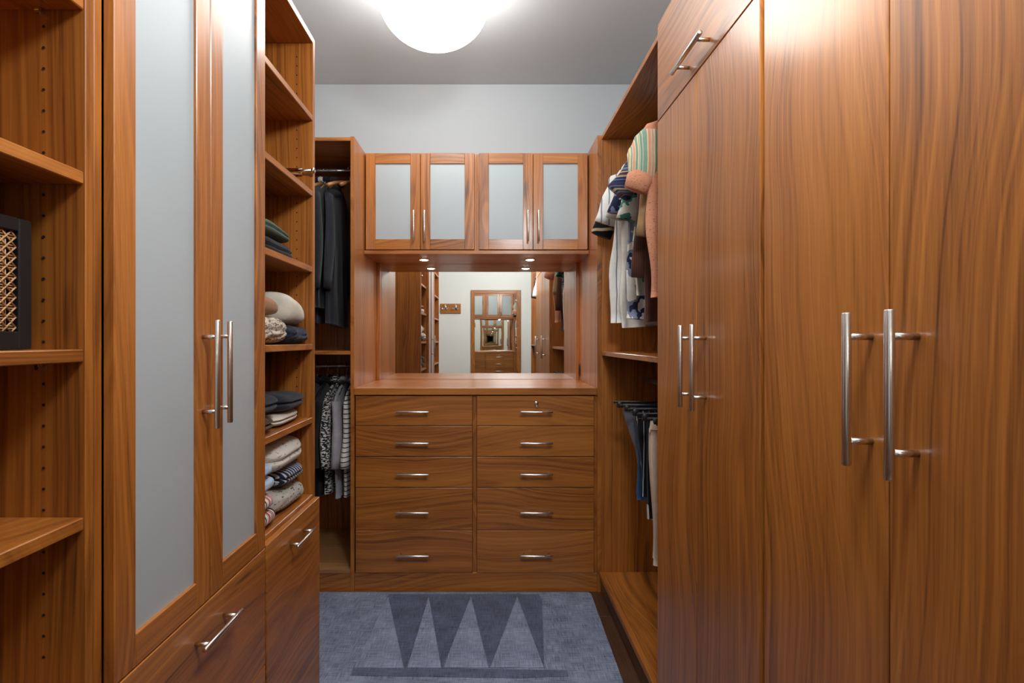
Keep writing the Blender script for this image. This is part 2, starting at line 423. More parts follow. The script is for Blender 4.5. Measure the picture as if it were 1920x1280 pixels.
# linen tower
NY0, NY1 = 1.332, 1.727
t = linen = thing('linen_tower', (-.85, (NY0+NY1)/2, 0), 'tall open walnut shelf tower stacked with folded clothes above a tilt-out hamper', 'shelving')
bx('side_panel', XL+.006, LX, GY1+.0005, NY0, 0, LT, 'wood_z', t)
bx('side_panel', XL+.006, LX, NY1, NY1+.020, 0, LT, 'wood_z', t)
bx('back_panel', XL+.006, XL+.02, NY0, NY1, .1, LT-.019, 'wood_z', t)
bx('top_panel', XL+.02, LX, NY0, NY1, LT-.021, LT, 'wood_y', t)
for z in SHZ: bx('shelf', XL+.02, LX-.001, NY0+.0005, NY1-.0005, z-.0195, z, 'wood_y', t, .0015)
bx('deck', XL+.02, LX-.001, NY0, NY1, .727, .746, 'wood_y', t)
bx('bottom_panel', XL+.02, LX, NY0, NY1, .08, .1, 'wood_y', t)
bx('plinth', LX-.06, LX-.045, NY0, NY1, 0, .08, 'wood_y', t)
pin_holes(t, NY1, (-.6535,))
h = bx('hamper_front', LX+.001, LD, 1.3247, 1.7385, .088, .734, 'wood_y', t, .0015)
handle(h, 'y', (LD, 1.531, .675), .148, .106, (.030, 0, 0), .0052)
mk('valet_rod', *join([tube([(-.672, 1.712, 1.842), (-.595, 1.712, 1.842)], .005, 10),
                       tube([(-.599, 1.712, 1.842), (-.595, 1.712, 1.842), (-.590, 1.712, 1.842), (-.587, 1.712, 1.842)], [.005, .010, .010, .007], 12),
                       box(-.80, -.63, 1.7135, 1.7268, 1.831, 1.853, .002)]), 'chrome', t, True)

# ------------------------------------------------------------------ back run: corner hanging unit, dresser, upper cabinets
D0, DM, D1 = 2.553, 3.122, 2.765
PXL0, PXL1, PXR0, PXR1 = -.696, -.677, .548, .5695
t = thing('corner_hanging_unit', (-.91, 2.83, 0), 'dark open hanging unit in the left corner beside the dresser', 'closet unit')
bx('top_panel', XL+.006, PXL0-.0005, D0, DM, 2.274, 2.292, 'wood_x', t)
bx('side_panel', XL+.006, XL+.024, D0, DM, .0, 2.274, 'wood_z', t)
bx('back_panel', XL+.024, PXL0-.0005, DM-.012, DM, .1, 2.274, 'wood_z', t)
bx('shelf', XL+.024, PXL0-.0005, D0+.002, DM-.012, 1.197, 1.2145, 'wood_x', t)
bx('deck', XL+.024, PXL0-.0005, D0+.002, DM-.012, .095, .113, 'pale_x', t)
bx('plinth', XL+.024, PXL0-.0005, D0+.004, D0+.022, 0, .095, 'wood_x', t)
oval_rod(t, (XL+.024, 2.83, 2.215), (PXL0-.001, 2.83, 2.215)); oval_rod(t, (XL+.024, 2.83, 1.125), (PXL0-.001, 2.83, 1.125))
mk('side_hook', *join([lathe([(.012, 0), (.012, .004)], (0, 0, 0), 14)][:0]+[
    tube([(PXL0-.001, 2.66, 1.70), (PXL0-.02, 2.66, 1.70)], [.010, .007], 12),
    tube([(PXL0-.02, 2.66, 1.715), (PXL0-.026, 2.66, 1.70), (PXL0-.02, 2.66, 1.68), (PXL0-.012, 2.66, 1.672)], .005, 8)]), 'chrome', t, True)

t = dresser = thing('dresser', (-.063, 2.83, 0), 'walnut dresser with ten drawers in two columns below the mirror', 'dresser')
bx('end_panel', PXL0, PXL1, D0, DM, 0, 2.296, 'wood_z', t)
bx('end_panel', PXR0, PXR1, D0, DM, 0, 2.302, 'wood_z', t)
bx('plinth', PXL1, PXR0, D0+.004, D0+.022, 0, .095, 'wood_x', t)
bx('bottom_panel', PXL1, PXR0, D0+.022, DM, .075, .095, 'wood_x', t)
bx('center_divider', -.0805, -.0595, D0+.017, DM, .095, .9905, 'wood_z', t)
bx('back_panel', PXL1, PXR0, DM-.012, DM, .095, .9905, 'wood_z', t)
rows = [(.8395, .9885), (.684, .8365), (.528, .681), (.3135, .525), (.0975, .3105)]
hz = [.911, .755, .599, .4085, .1935]
for x0, x1, hx in ((-.670, -.0815, -.379), (-.0585, .531, .240)):
    for i, ((z0, z1), zz) in enumerate(zip(rows, hz)):
        d = bx('drawer', x0, x1, D0+.001, D0+.021, z0, z1, 'wood_x', t, .0015)
        handle(d, 'x', (hx, D0+.001, zz), .162, .126, (0, -.032, 0), .0055)
        if i == 0 and x0 > -.1:
            mk('lock', *join([tube([(hx+.001, D0+.001, .952), (hx+.001, D0-.004, .952)], .0105, 16),
                              box(hx-.0005, hx+.0025, D0-.013, D0-.004, .944, .960, .0005),
                              tube([(hx+.001, D0-.010, .943), (hx+.004, D0-.010, .930)], .004, 8)]), 'nickel', d, True)
bx('filler_strip', .5325, PXR0, D0+.008, D0+.026, .095, .9905, 'wood_z', t)
bx('mirror_trim', PXL1, PXL1+.020, DM-.06, DM, 1.029, 1.737, 'wood_z', t)
bx('mirror_trim', PXR0-.020, PXR0, DM-.06, DM, 1.029, 1.737, 'wood_z', t)
V, F = lathe([(.030, 0), (.030, .003), (.024, .005), (.021, .002)], (0, 0, 0), 24)
mk('cable_grommet', [(PXR0-.0005-z, 3.035+x*.55, 1.090+y*1.25) for x, y, z in V], [f[::-1] for f in F], 'black', t, True)
tag(bx('countertop', PXL1+.0005, PXR0-.0005, D0-.006, DM-.0005, .994, 1.029, 'wood_x', None, .002), 'polished walnut countertop on top of the ten-drawer dresser', 'countertop')
tag(bx('dresser_mirror', PXL1+.0205, PXR0-.0205, DM-.006, DM-.0005, 1.030, 1.7365, 'mirror', None, .0005), 'wide mirror behind the dresser countertop, below the frosted cabinets', 'mirror')
tag(bx('light_shelf', PXL1+.0005, PXR0-.0005, D1-.012, DM-.0005, 1.737, 1.757, 'wood_x', None, .0015), 'walnut board with recessed lights under the upper frosted cabinets', 'shelf')
def upper(x0, xm, x1, label, hxs, el, er):
    t = thing('upper_cabinet', ((x0+x1)/2, D1+.18, 1.757), label, 'cabinet', 'frosted upper cabinets over the mirror')
    zb, zt, y0 = 1.758, 2.292, D1+.022
    bx('side_panel', x0-el, x0+.014, y0, DM, zb, zt, 'wood_z', t)
    bx('side_panel', x1-.014, x1+er, y0, DM, zb, zt, 'wood_z', t)
    bx('top_panel', x0+.014, x1-.014, y0, DM, zt-.018, zt, 'wood_x', t)
    bx('bottom_panel', x0+.014, x1-.014, y0, DM, zb, zb+.018, 'wood_x', t)
    bx('back_panel', x0+.014, x1-.014, DM-.012, DM, zb+.018, zt-.018, 'wood_z', t)
    for (a, b_), hx in zip(((x0, xm-.0012), (xm+.0012, x1)), hxs):
        frame_door(t, 'x', a, b_, 1.764, 2.2895, D1, D1+.021, .053, .057, (hx, 1.887, .166, .126))
upper(-.6703, -.3725, -.0771, 'frosted-glass walnut upper cabinet over the left half of the mirror', (-.404, -.346), .004, .0122)
upper(-.0524, .2430, .5408, 'frosted-glass walnut upper cabinet over the right half of the mirror', (.214, .271), .0122, .004)
def puck(x, label):
    y, z = 2.938, 1.737
    t = thing('puck_light', (x, y, z-.004), label, 'light', 'recessed lights over the counter')
    mk('trim_ring', *lathe([(.032, 0), (.032, -.002), (.029, -.004), (.024, -.0035)], (x, y, z), 28), 'chrome', t, True)
    mk('lens', *lathe([(.0235, -.0036), (.020, -.0050), (.001, -.0056)], (x, y, z), 24), 'puck', t, True)
    ld = bpy.data.lights.new('puck_beam', 'SPOT'); ld.energy = SPOT_W; ld.color = (1, .90, .76)
    ld.spot_size = 2.3; ld.spot_blend = .7; ld.shadow_soft_size = .018
    lo = bpy.data.objects.new('puck_beam', ld); COL.objects.link(lo); lo.parent = t
    lo.location = (0, 0, -.006*S)
puck(-.374, 'small round recessed light under the upper cabinets, left one')
puck(.2406, 'small round recessed light under the upper cabinets, right one')

# ------------------------------------------------------------------ wall behind the camera (seen in the mirror)
t = thing('framed_mirror', (.105, YF+.02, .12), 'tall walnut-framed mirror on the cream wall, reflected in the dresser mirror', 'mirror')
fx0, fx1, fz0, fz1, fw = -.253, .464, .12, 1.985, .055
for a in ((fx0, fx0+fw, fz0, fz1, 'wood_z'), (fx1-fw, fx1, fz0, fz1, 'wood_z'), (fx0+fw, fx1-fw, fz0, fz0+fw, 'wood_x'), (fx0+fw, fx1-fw, fz1-fw, fz1, 'wood_x')):
    bx('frame_rail', a[0], a[1], YF+.001, YF+.03, a[2], a[3], a[4], t, .002)
bx('mirror_glass', fx0+fw-.004, fx1-fw+.004, YF+.006, YF+.014, fz0+fw-.004, fz1-fw+.004, 'mirror_warped', t, .0005)
t = thing('hook_rail', (-.545, YF+.015, 1.65), 'small walnut board with two double coat hooks on the cream wall', 'hook rail')
bx('board', -.692, -.398, YF+.001, YF+.02, 1.65, 1.79, 'wood_x', t, .003)
for hx in (-.62, -.47):
    P = []
    for s in (-1, 1):
        P.append(tube([(hx, YF+.02, 1.735), (hx+s*.012, YF+.035, 1.725), (hx+s*.028, YF+.055, 1.705), (hx+s*.036, YF+.065, 1.71), (hx+s*.040, YF+.068, 1.725)], [.007, .006, .005, .005, .007], 8))
    P.append(tube([(hx, YF+.02, 1.735), (hx, YF+.05, 1.752), (hx, YF+.06, 1.768)], [.007, .005, .007], 8))
    P.append(box(hx-.011, hx+.011, YF+.02, YF+.024, 1.70, 1.765, .002))
    mk('coat_hook', *join(P), 'chrome', t, True)

# ------------------------------------------------------------------ rug
def prism(pts, z0, z1):
    n = len(pts); V = [(x, y, z0) for x, y in pts]+[(x, y, z1) for x, y in pts]
    F = [list(range(n))[::-1], [n+i for i in range(n)]]+[[i, (i+1) % n, n+(i+1) % n, n+i] for i in range(n)]
    return V, F
def rugmat(name, c0, c1):
    k = NT(name); vec, x, y, z = k.coords()
    n1 = k.noise(k.comb(k.math('MULTIPLY', x, 380.0), k.math('MULTIPLY', y, 18.0), 0.0), 1, 2)
    n2 = k.noise(k.comb(k.math('MULTIPLY', x, 14.0), k.math('MULTIPLY', y, 380.0), 3.0), 1, 2)
    n3 = k.noise(vec, 9, 4); n4 = k.noise(vec, 420, 2)
    f = k.math('ADD', k.math('ADD', k.math('MULTIPLY', n1, .34), k.math('MULTIPLY', n2, .34)), k.math('ADD', k.math('MULTIPLY', n3, .22), k.math('MULTIPLY', n4, .15)))
    k.l(k.ramp(f, [(.42, c0), (.64, c1)]), k.b.inputs['Base Color'])
    k.b.inputs['Roughness'].default_value = .75; k.b.inputs['Sheen Weight'].default_value = .25
    k.bump(f, .5, .004)
    return k.m
M['rug_mid'] = rugmat('rug_pile_mid', lin(66, 77, 100), lin(156, 168, 194))
M['rug_dark'] = rugmat('rug_pile_dark', lin(40, 49, 70), lin(104, 116, 146))
M['rug_light'] = rugmat('rug_pile_light', lin(88, 98, 124), lin(166, 176, 204))
t = thing('area_rug', (-.2, 2.15, 0), 'blue-grey woven rug with pale triangle pattern on the floor before the dresser', 'rug')
RZ = .009
pts = [(.485, 1.775), (.495, 1.765), (.510, 2.52), (.498, 2.538), (-.90, 2.538), (-.905, 2.53), (-.905, 1.775), (-.895, 1.765)]
mk('pile', *prism(pts, .0005, RZ), 'rug_mid', t)
mk('dark_band', *prism([(-.50, 2.49), (-.493, 2.515), (.25, 2.515), (.26, 2.46), (.215, 1.949), (-.42, 1.949)], RZ, RZ+.001), 'rug_dark', t)
mk('dark_band', *prism([(-.52, 1.905), (-.52, 1.955), (.30, 1.935), (.30, 1.90), (.12, 1.89)], RZ, RZ+.0014), 'rug_dark', t)
for ap, b0, b1 in ((-.493, -.515, -.326), (-.294, -.313, -.182), (-.0866, -.174, 0.0), (.141, .007, .213)):
    mk('pattern_triangle', *prism([(ap, 2.49), (b0, 1.949), (b1, 1.949)], RZ, RZ+.0022), 'rug_light', t)

# ------------------------------------------------------------------ cane-front box on the left shelf
t = thing('cane_box', (-.78, .57, 1.257), 'black storage box with woven cane front on the left shelf', 'box')
cx0, cx1, cy0, cy1, cz0, cz1 = -.90, -.652, .40, .724, 1.2576, 1.440
fw = .020
for a in ((cy0, cy0+fw, cz0, cz1), (cy1-fw, cy1, cz0, cz1), (cy0+fw, cy1-fw, cz0, cz0+.025), (cy0+fw, cy1-fw, cz1-.019, cz1)):
    bx('frame_rail', cx1-.014, cx1, a[0], a[1], a[2], a[3], 'black', t, .0015)
bx('side_panel', cx0, cx1-.014, cy1-.01, cy1, cz0, cz1, 'black', t); bx('side_panel', cx0, cx1-.014, cy0, cy0+.01, cz0, cz1, 'black', t)
bx('top_panel', cx0, cx1-.014, cy0+.01, cy1-.01, cz1-.01, cz1, 'black', t); bx('bottom_panel', cx0, cx1-.014, cy0+.01, cy1-.01, cz0, cz0+.01, 'black', t)
bx('lining', cx0+.01, cx0+.02, cy0+.01, cy1-.01, cz0+.01, cz1-.01, 'hanger_white', t)
P = []; a0, a1, b0, b1 = cy0+fw, cy1-fw, cz0+.025, cz1-.019; pt = .0139; xw = cx1-.008
y = a0+.004
while y < a1-.003:
    for dy in (0, .0036):
        P.append(tube([(xw, y+dy, b0), (xw, y+dy, b1)], 0.0011, 5))
    y += pt
z = b0+.004
while z < b1-.003:
    for dz in (0, .0036):
        P.append(tube([(xw+.0015, a0, z+dz), (xw+.0015, a1, z+dz)], 0.0011, 5))
    z += pt
n = int((a1-a0+b1-b0)/pt)+2
for s in (1, -1):
    for i in range(-n, n):
        c = i*pt
        pts_ = []
        for yy in (a0, a1):
            zz = b0+.0058+s*(yy-a0-.0058)+c
            pts_.append((yy, zz))
        (ya, za), (yb, zb) = pts_
        def clip(ya, za, yb, zb):
            t0, t1 = 0.0, 1.0; dz = zb-za
            for lim, sg in ((b0, 1), (b1, -1)):
                da, db = sg*(za-lim), sg*(zb-lim)
                if da < 0 and db < 0: return None
                if da < 0: t0 = max(t0, da/(da-db))
                elif db < 0: t1 = min(t1, da/(da-db))
            return None if t1-t0 < .02 else [(ya+(yb-ya)*q, za+dz*q) for q in (t0, t1)]
        r = clip(ya, za, yb, zb)
        if r: P.append(tube([(xw+.003, r[0][0], r[0][1]), (xw+.003, r[1][0], r[1][1])], 0.0012, 5))
mk('cane_webbing', *join(P), 'cane', t, True)

# ------------------------------------------------------------------ folded clothes
def folded(name, label, cat, x0, x1, y0, y1, z0, z1, mat, layers=2, rise=(1, 1), lump=.05, knit=0, seed=0, group='folded clothes in the shelf tower', px=.45, crease=.10):
    """soft folded garment: rounded slab, creased between its layers on the aisle side; rise = height factor near / far end"""
    rn = random.Random(seed); ph = [rn.uniform(0, 6.28) for _ in range(8)]
    nu, nv = 64, 40
    cx, cy = (x0+x1)/2, (y0+y1)/2; hx, hy = (x1-x0)/2, (y1-y0)/2; H = z1-z0
    V, F = [], []
    sg = lambda v, e: math.copysign(abs(v)**e, v)
    for j in range(nv+1):
        v = -pi/2+pi*j/nv
        for i in range(nu):
            u = 2*pi*i/nu
            X = sg(cos(v), .42)*sg(cos(u), px); Y = sg(cos(v), .42)*sg(sin(u), px); Z = sg(sin(v), .75)
            zz = (Z+1)/2
            rr = 1.0
            for l in range(1, layers):
                q = (zz-l/layers)/.05
                rr -= crease*math.exp(-q*q)
            rr += lump*(sin(3*u+ph[0]+2*zz)+.6*sin(5*u+ph[1]-3*zz))*.4
            if knit: rr += knit*abs(sin(26*u+3*sin(5*zz+ph[2])))*.5
            f = (Y+1)/2; hh = rise[0]*(1-f)+rise[1]*f
            xx = cx+hx*X*rr; yy = cy+hy*Y*(rr if abs(Y) < .98 else 1)
            top = H*hh*(1+lump*(sin(4*X+ph[3])+sin(3*Y*2+ph[4]))*.5)
            zc = z0+zz*top
            if knit: zc += knit*.02*abs(sin(11*pi*Y+2*X))*zz
            V.append((xx, yy, max(z0, zc)))
    for j in range(nv):
        for i in range(nu): F.append([j*nu+i, j*nu+(i+1) % nu, (j+1)*nu+(i+1) % nu, (j+1)*nu+i])
    return tag(mk(name, V, F, mat, None, True), label, cat, group)
def fab(key, *a, **k_): M[key] = fabric(key, *a, **k_); return key
fab('cream_wool', [lin(205, 196, 176), lin(232, 226, 210)]); fab('tan_wool', [lin(150, 108, 74), lin(186, 140, 100)])
fab('beige_knit', [lin(120, 106, 90), lin(214, 200, 182)], 'flecks', 70, knit=.6, thr=.45)
fab('navy_knit', [lin(20, 24, 38), lin(44, 50, 70)], knit=.6)
fab('green_wool', [lin(62, 86, 72), lin(92, 118, 100)]); fab('black_wool', [lin(14, 14, 16), lin(34, 35, 40)])
fab('black_denim', [lin(22, 25, 32), lin(50, 54, 64)]); fab('brown_tweed', [lin(40, 26, 22), lin(96, 62, 48)], 'flecks', 90)
fab('oat_wool', [lin(196, 184, 166), lin(226, 218, 204)]); fab('ecru_fleck', [lin(222, 214, 202), lin(176, 160, 140)], 'flecks', 60, thr=.66)
fab('navy_stripe', [lin(28, 32, 50), lin(176, 180, 192)], 'stripes', 62, 'y', thr=.62)
fab('sky_knit', [lin(150, 176, 206), lin(196, 214, 232)], knit=.5)
fab('grey_fur', [lin(190, 184, 172), lin(90, 84, 76)], 'flecks', 70, thr=.64, knit=.8)
fab('red_print', [lin(226, 218, 206), lin(26, 22, 26), lin(228, 222, 212), lin(190, 30, 34), lin(30, 26, 30)], 'bands', 50, 'y')
SZ = SHZ
folded('folded_pullover', 'dark green pullover folded on top of black knitwear, highest clothes in the tower', 'pullover', -0.8568, -0.6401, 1.4280, 1.6800, 1.5810, 1.6272, 'green_wool', 2, (1.25, .8), seed=1)
folded('folded_pullover', 'black pullover folded under the dark green one', 'pullover', -0.8568, -0.6342, 1.4196, 1.6842, 1.5209, 1.5810, 'black_wool', 2, (1, .95), seed=2)
folded('folded_shirt', 'pale folded shirt at the near end of the green pullover shelf', 'shirt', -0.8232, -0.6199, 1.3398, 1.4154, 1.5209, 1.5742, 'oat_wool', 2, (1.1, .7), seed=3)
folded('folded_shirt', 'small tan folded top lying over the pale folded shirt', 'shirt', -0.8232, -0.6258, 1.3373, 1.4112, 1.5742, 1.6045, 'tan_wool', 1, (1.1, .8), seed=4)
folded('folded_sweater', 'chunky beige cable-knit sweater folded below the tan one', 'sweater', -0.8568, -0.6023, 1.3373, 1.5439, 1.2576, 1.3390, 'beige_knit', 2, (1.05, .95), knit=.10, seed=5, crease=.04)
folded('folded_sweater', 'soft tan sweater folded on the beige cable-knit', 'sweater', -0.8568, -0.6132, 1.3373, 1.5120, 1.3390, 1.4004, 'tan_wool', 1, (1.15, .85), seed=6)
folded('folded_sweater', 'navy cable-knit sweater folded under the large cream one', 'sweater', -0.8652, -0.6014, 1.5506, 1.7220, 1.2576, 1.3180, 'navy_knit', 2, (1.0, 1.0), knit=.08, seed=7, crease=.04)
folded('folded_sweater', 'large cream sweater slumped over the navy cable-knit', 'sweater', -0.8652, -0.6048, 1.5473, 1.7136, 1.3180, 1.4172, 'cream_wool', 1, (1.15, .62), seed=8, px=.55)
folded('folded_jeans', 'black folded jeans on the shelf below the cable-knits, far side', 'jeans', -0.8400, -0.6065, 1.5120, 1.7178, 1.0476, 1.1038, 'black_denim', 2, (1.05, .95), seed=9)
folded('folded_jeans', 'charcoal rolled jeans nearest the frosted door below the knit shelf', 'jeans', -0.8400, -0.6082, 1.3373, 1.5036, 1.0585, 1.1148, 'black_denim', 2, (1.05, 1), seed=10)
folded('folded_sweater', 'off-white sweater squeezed beneath the black folded jeans', 'sweater', -0.8400, -0.6174, 1.4826, 1.6926, 1.0085, 1.0501, 'oat_wool', 2, (.9, 1.0), seed=11)
folded('folded_sweater', 'brown tweed sweater beneath the charcoal rolled jeans', 'sweater', -0.8400, -0.6098, 1.3373, 1.4784, 1.0085, 1.0585, 'brown_tweed', 2, (1.05, .95), seed=12)
folded('folded_sweater', 'big ecru flecked sweater on top of the lowest stack', 'sweater', -0.8652, -0.6065, 1.4280, 1.7136, 0.8754, 0.9610, 'ecru_fleck', 2, (1.0, .98), seed=13, crease=.07)
folded('folded_sweater', 'navy and white striped knit folded below the ecru sweater', 'sweater', -0.8652, -0.6098, 1.5036, 1.7094, 0.8208, 0.8779, 'navy_stripe', 2, (1, .9), seed=14, knit=.03)
folded('folded_scarf', 'fluffy grey flecked knit at the bottom of the lowest stack', 'sweater', -0.8652, -0.6115, 1.4784, 1.7119, 0.7464, 0.8224, 'grey_fur', 1, (.95, .9), seed=15, knit=.03)
folded('folded_sweater', 'upper light blue ribbed sweater at the near side of the lowest shelf', 'sweater', -0.8400, -0.6082, 1.3373, 1.4574, 0.8880, 0.9358, 'sky_knit', 1, (1.1, .7), seed=16)
folded('folded_sweater', 'lower light blue ribbed sweater above the red and black print', 'sweater', -0.8400, -0.6065, 1.3373, 1.4717, 0.8434, 0.8905, 'sky_knit', 1, (1, .9), seed=17)
folded('folded_blanket', 'upper fold of cream cloth with red and black print', 'blanket', -0.8400, -0.6065, 1.3373, 1.4574, 0.7964, 0.8451, 'red_print', 1, (1, .95), seed=18)
folded('folded_blanket', 'lower cream cloth with red and black print resting on the deck', 'blanket', -0.8400, -0.6048, 1.3373, 1.4700, 0.7464, 0.7981, 'red_print', 1, (1, .95), seed=19)

# ------------------------------------------------------------------ hanging clothes
def place(axis, c, u, v, z):
    if isinstance(axis, tuple): return (c[0]+u*axis[0]-v*axis[1], c[1]+u*axis[1]+v*axis[0], z)
    """garment frame: u across the shoulders, v through the thickness. axis x: u->X v->Y; axis y: u->Y v->X"""
    return (c[0]+u, c[1]+v, z) if axis == 'x' else (c[0]+v, c[1]+u, z)
def hanger(axis, c, rodz, label, mat='hanger_wood', hw=.20, cat='hanger', group='clothes hangers', clip=False):
    t = thing('clothes_hanger', (c[0], c[1], rodz-.13), label, cat, group)
    hook = [(0, rodz-.075), (0, rodz-.045), (.012, rodz-.030), (.018, rodz-.004), (.010, rodz+.012), (-.004, rodz+.0165), (-.016, rodz+.008), (-.0185, rodz-.006)]
    mk('hook', *tube([place(axis, c, u, 0, z) for u, z in hook], .0022, 7), 'chrome', t, True)
    if clip:
        P = [tube([place(axis, c, -hw, 0, rodz-.08), place(axis, c, hw, 0, rodz-.08)], .005, 8)]
        for s in (-1, 1): P.append(box(*sorted((place(axis, c, s*(hw-.03)-.012, -.007, 0)[0], place(axis, c, s*(hw-.03)+.012, .007, 0)[0])),
                                       *sorted((place(axis, c, s*(hw-.03)-.012, -.007, 0)[1], place(axis, c, s*(hw-.03)+.012, .007, 0)[1])), rodz-.105, rodz-.078, .002))
        mk('bar', *join(P), mat, t, True)
    else:
        a = [(-hw, rodz-.145), (-hw*.7, rodz-.118), (-hw*.3, rodz-.090), (0, rodz-.078), (hw*.3, rodz-.090), (hw*.7, rodz-.118), (hw, rodz-.145)]
        mk('arm', *tube([place(axis, c, u, 0, z) for u, z in a], [.010, .010, .009, .009, .009, .010, .010], 8), mat, t, True)
    return t
def shirt(name, label, cat, axis, c, rodz, mat, hem, hw=.215, sleeve=.20, sl_out=.06, sl_r=.062, flare=.0, seed=0, group='tops on the upper right rail', sleeve_mat=None, collar=True, puff=False, long=False, thick=.018, rip=.65, placket=None, cuff=None):
    rn = random.Random(seed); ph = [rn.uniform(0, 6.28) for _ in range(6)]
    zt = rodz-.085
    t = thing(name, (c[0], c[1], hem), label, cat, group)
    prof = [(zt+.008, .045, .6), (zt-.004, .062, .9), (zt-.022, .115, 1), (zt-.046, .17, 1), (zt-.068, hw-.012, 1), (zt-.085, hw, 1), (zt-.13, hw-.004, 1.05), (zt-.19, hw-.022, 1.1)]
    n = 16
    for i in range(1, n+1):
        q = i/n; prof.append((zt-.19+(hem-(zt-.19))*q, hw-.022+flare*q+.006*sin(5*q+ph[0]), 1.1+.5*q))
    nu = 72; V, F = [], []
    for (z, wd, tk) in prof:
        down = max(0.0, min(1.0, (zt-.10-z)/.35))
        for i in range(nu):
            a = 2*pi*i/nu
            u = wd*math.copysign(abs(cos(a))**.8, cos(a)); v = thick*tk*math.copysign(abs(sin(a))**.7, sin(a))
            v += rip*down*(.015*sin(u*55+ph[1]+2.5*z)+.007*sin(u*110+ph[2]-5*z))
            u += down*.006*sin(z*16+ph[3]+a)
            V.append(place(axis, c, u, v, z+down*.010*sin(u*9+ph[4])*(1 if z <= hem+.03 else 0)))
    m = len(prof)
    for j in range(m-1):
        for i in range(nu): F.append([j*nu+i, j*nu+(i+1) % nu, (j+1)*nu+(i+1) % nu, (j+1)*nu+i])
    F.append(list(range(nu))); F.append([(m-1)*nu+i for i in range(nu)][::-1])
    mk('body', V, F, mat, t, True)
    sm = sleeve_mat or mat
    for s in (-1, 1):
        P, R = [], []
        k_ = 9
        for i in range(k_+1):
            q = i/k_
            P.append(place(axis, c, s*(hw-.045+q*(sl_out+.045*(1-(1-q)**2))), .006*sin(4*q+ph[5])*s+.010*q, zt-.090-q*sleeve))
            r = sl_r*(.80+.30*sin(min(1, q*2.5)*pi/2)-.18*q*(1 if long else 0))*(1+.07*sin(9*q+ph[1]+s))
            if puff: r = sl_r*(.55+.65*sin(pi*min(1, .12+.80*q)))*(1+.05*sin(14*q+s))
            R.append(r)
        sv = mk('sleeve', *tube(P, R, 18, .42 if axis == 'x' else .42, up=(0, 1, 0) if axis == 'x' else (1, 0, 0)), sm, t, True)
        if cuff:
            e = P[-1]; d_ = P[-2]
            lo = tuple(e[i_]+(e[i_]-d_[i_])*2.2 for i_ in range(3))
            mk('cuff', *tube([d_, e, lo], [R[-1]*.9, R[-1]*1.05, R[-1]*.92], 16, .6, up=(0, 1, 0) if axis == 'x' else (1, 0, 0)), cuff, sv, True)
    if collar:
        P = [place(axis, c, .060*cos(2*pi*i/20), .022*sin(2*pi*i/20), zt+.012+.010*cos(2*pi*i/10)) for i in range(21)]
        mk('collar', *tube(P, .013, 8), sm, t, True)
    if placket:
        y0_ = -thick*1.7
        V, F = [], []
        for i in range(15):
            q = i/14; z = zt-.05+(hem+.004-(zt-.05))*q
            for u, vv in ((-.05, y0_-.004), (-.015, y0_-.007), (.015, y0_-.004)):
                V.append(place(axis, c, u-.06, vv+.004*sin(8*q+ph[2]), z))
        for i in range(14):
            for j in range(2): F.append([i*3+j, i*3+j+1, i*3+j+4, i*3+j+3])
        nV = len(V); V += [tuple(p[i_]+(0, .012, 0)[i_] for i_ in range(3)) for p in V]
        F += [[q+nV for q in f[::-1]] for f in F]
        mk('placket', V, F, placket, t, True)
    return t
def trousers(name, label, axis, c, top, hem, mat, hw=.16, hem_w=.105, seed=0, group='trousers on the lower right rail', cuff=None, skew=.0):
    rn = random.Random(seed); ph = [rn.uniform(0, 6.28) for _ in range(4)]
    t = thing(name, (c[0], c[1], hem), label, 'trousers', group)
    def leg(z0, z1, w0, w1, dv):
        nz, nu = 18, 40; V, F = [], []
        for j in range(nz+1):
            q = j/nz; z = z0+(z1-z0)*q; wd = w0+(w1-w0)*min(1, q*1.3)
            for i in range(nu):
                a = 2*pi*i/nu
                u = wd*math.copysign(abs(cos(a))**.8, cos(a))+skew*q; v = dv+.016*math.copysign(abs(sin(a))**.8, sin(a))
                v += .006*sin(u*40+ph[0]+5*z)*min(1, q*3); u += .006*sin(11*z+ph[1])
                V.append(place(axis, c, u, v, z))
        for j in range(nz):
            for i in range(nu): F.append([j*nu+i, j*nu+(i+1) % nu, (j+1)*nu+(i+1) % nu, (j+1)*nu+i])
        F.append(list(range(nu))); F.append([nz*nu+i for i in range(nu)][::-1]); return V, F
    mk('leg', *leg(top-.03, hem, hw, hem_w, -.011), mat, t, True)
    mk('leg', *leg(top-.03, hem+.015, hw-.004, hem_w-.006, .018), mat, t, True)
    mk('waistband', *leg(top, top-.04, hw-.002, hw+.002, .003), mat, t, True)
    if cuff: mk('cuff', *leg(hem+.05, hem-.004, hem_w+.004, hem_w+.004, -.009), cuff, t, True)
    return t
fab('peach_gauze', [lin(214, 146, 112), lin(176, 104, 76)], 'flecks', 90, thr=.66, knit=.3); fab('peach_stripe', [lin(214, 150, 116), lin(226, 206, 160), lin(130, 160, 140), lin(232, 216, 184), lin(222, 160, 126), lin(150, 170, 150)], 'bands', 60, 'x')
fab('tan_knit', [lin(140, 108, 72), lin(172, 138, 98)], knit=.3); fab('brown_cord', [lin(64, 36, 28), lin(92, 56, 44)], 'stripes', 160, 'x')
fab('fair_isle', [lin(30, 40, 74), lin(100, 120, 140), lin(36, 44, 80), lin(120, 66, 44), lin(186, 172, 140), lin(28, 34, 60)], 'bands', 70, 'z')
fab('teal_print', [lin(222, 220, 206), lin(220, 216, 200), lin(70, 130, 120), lin(28, 36, 44)], 'blotch', 14)
fab('ikat_blue', [lin(226, 224, 218), lin(132, 138, 160), lin(40, 46, 82), lin(214, 212, 208)], 'blotch', 11)
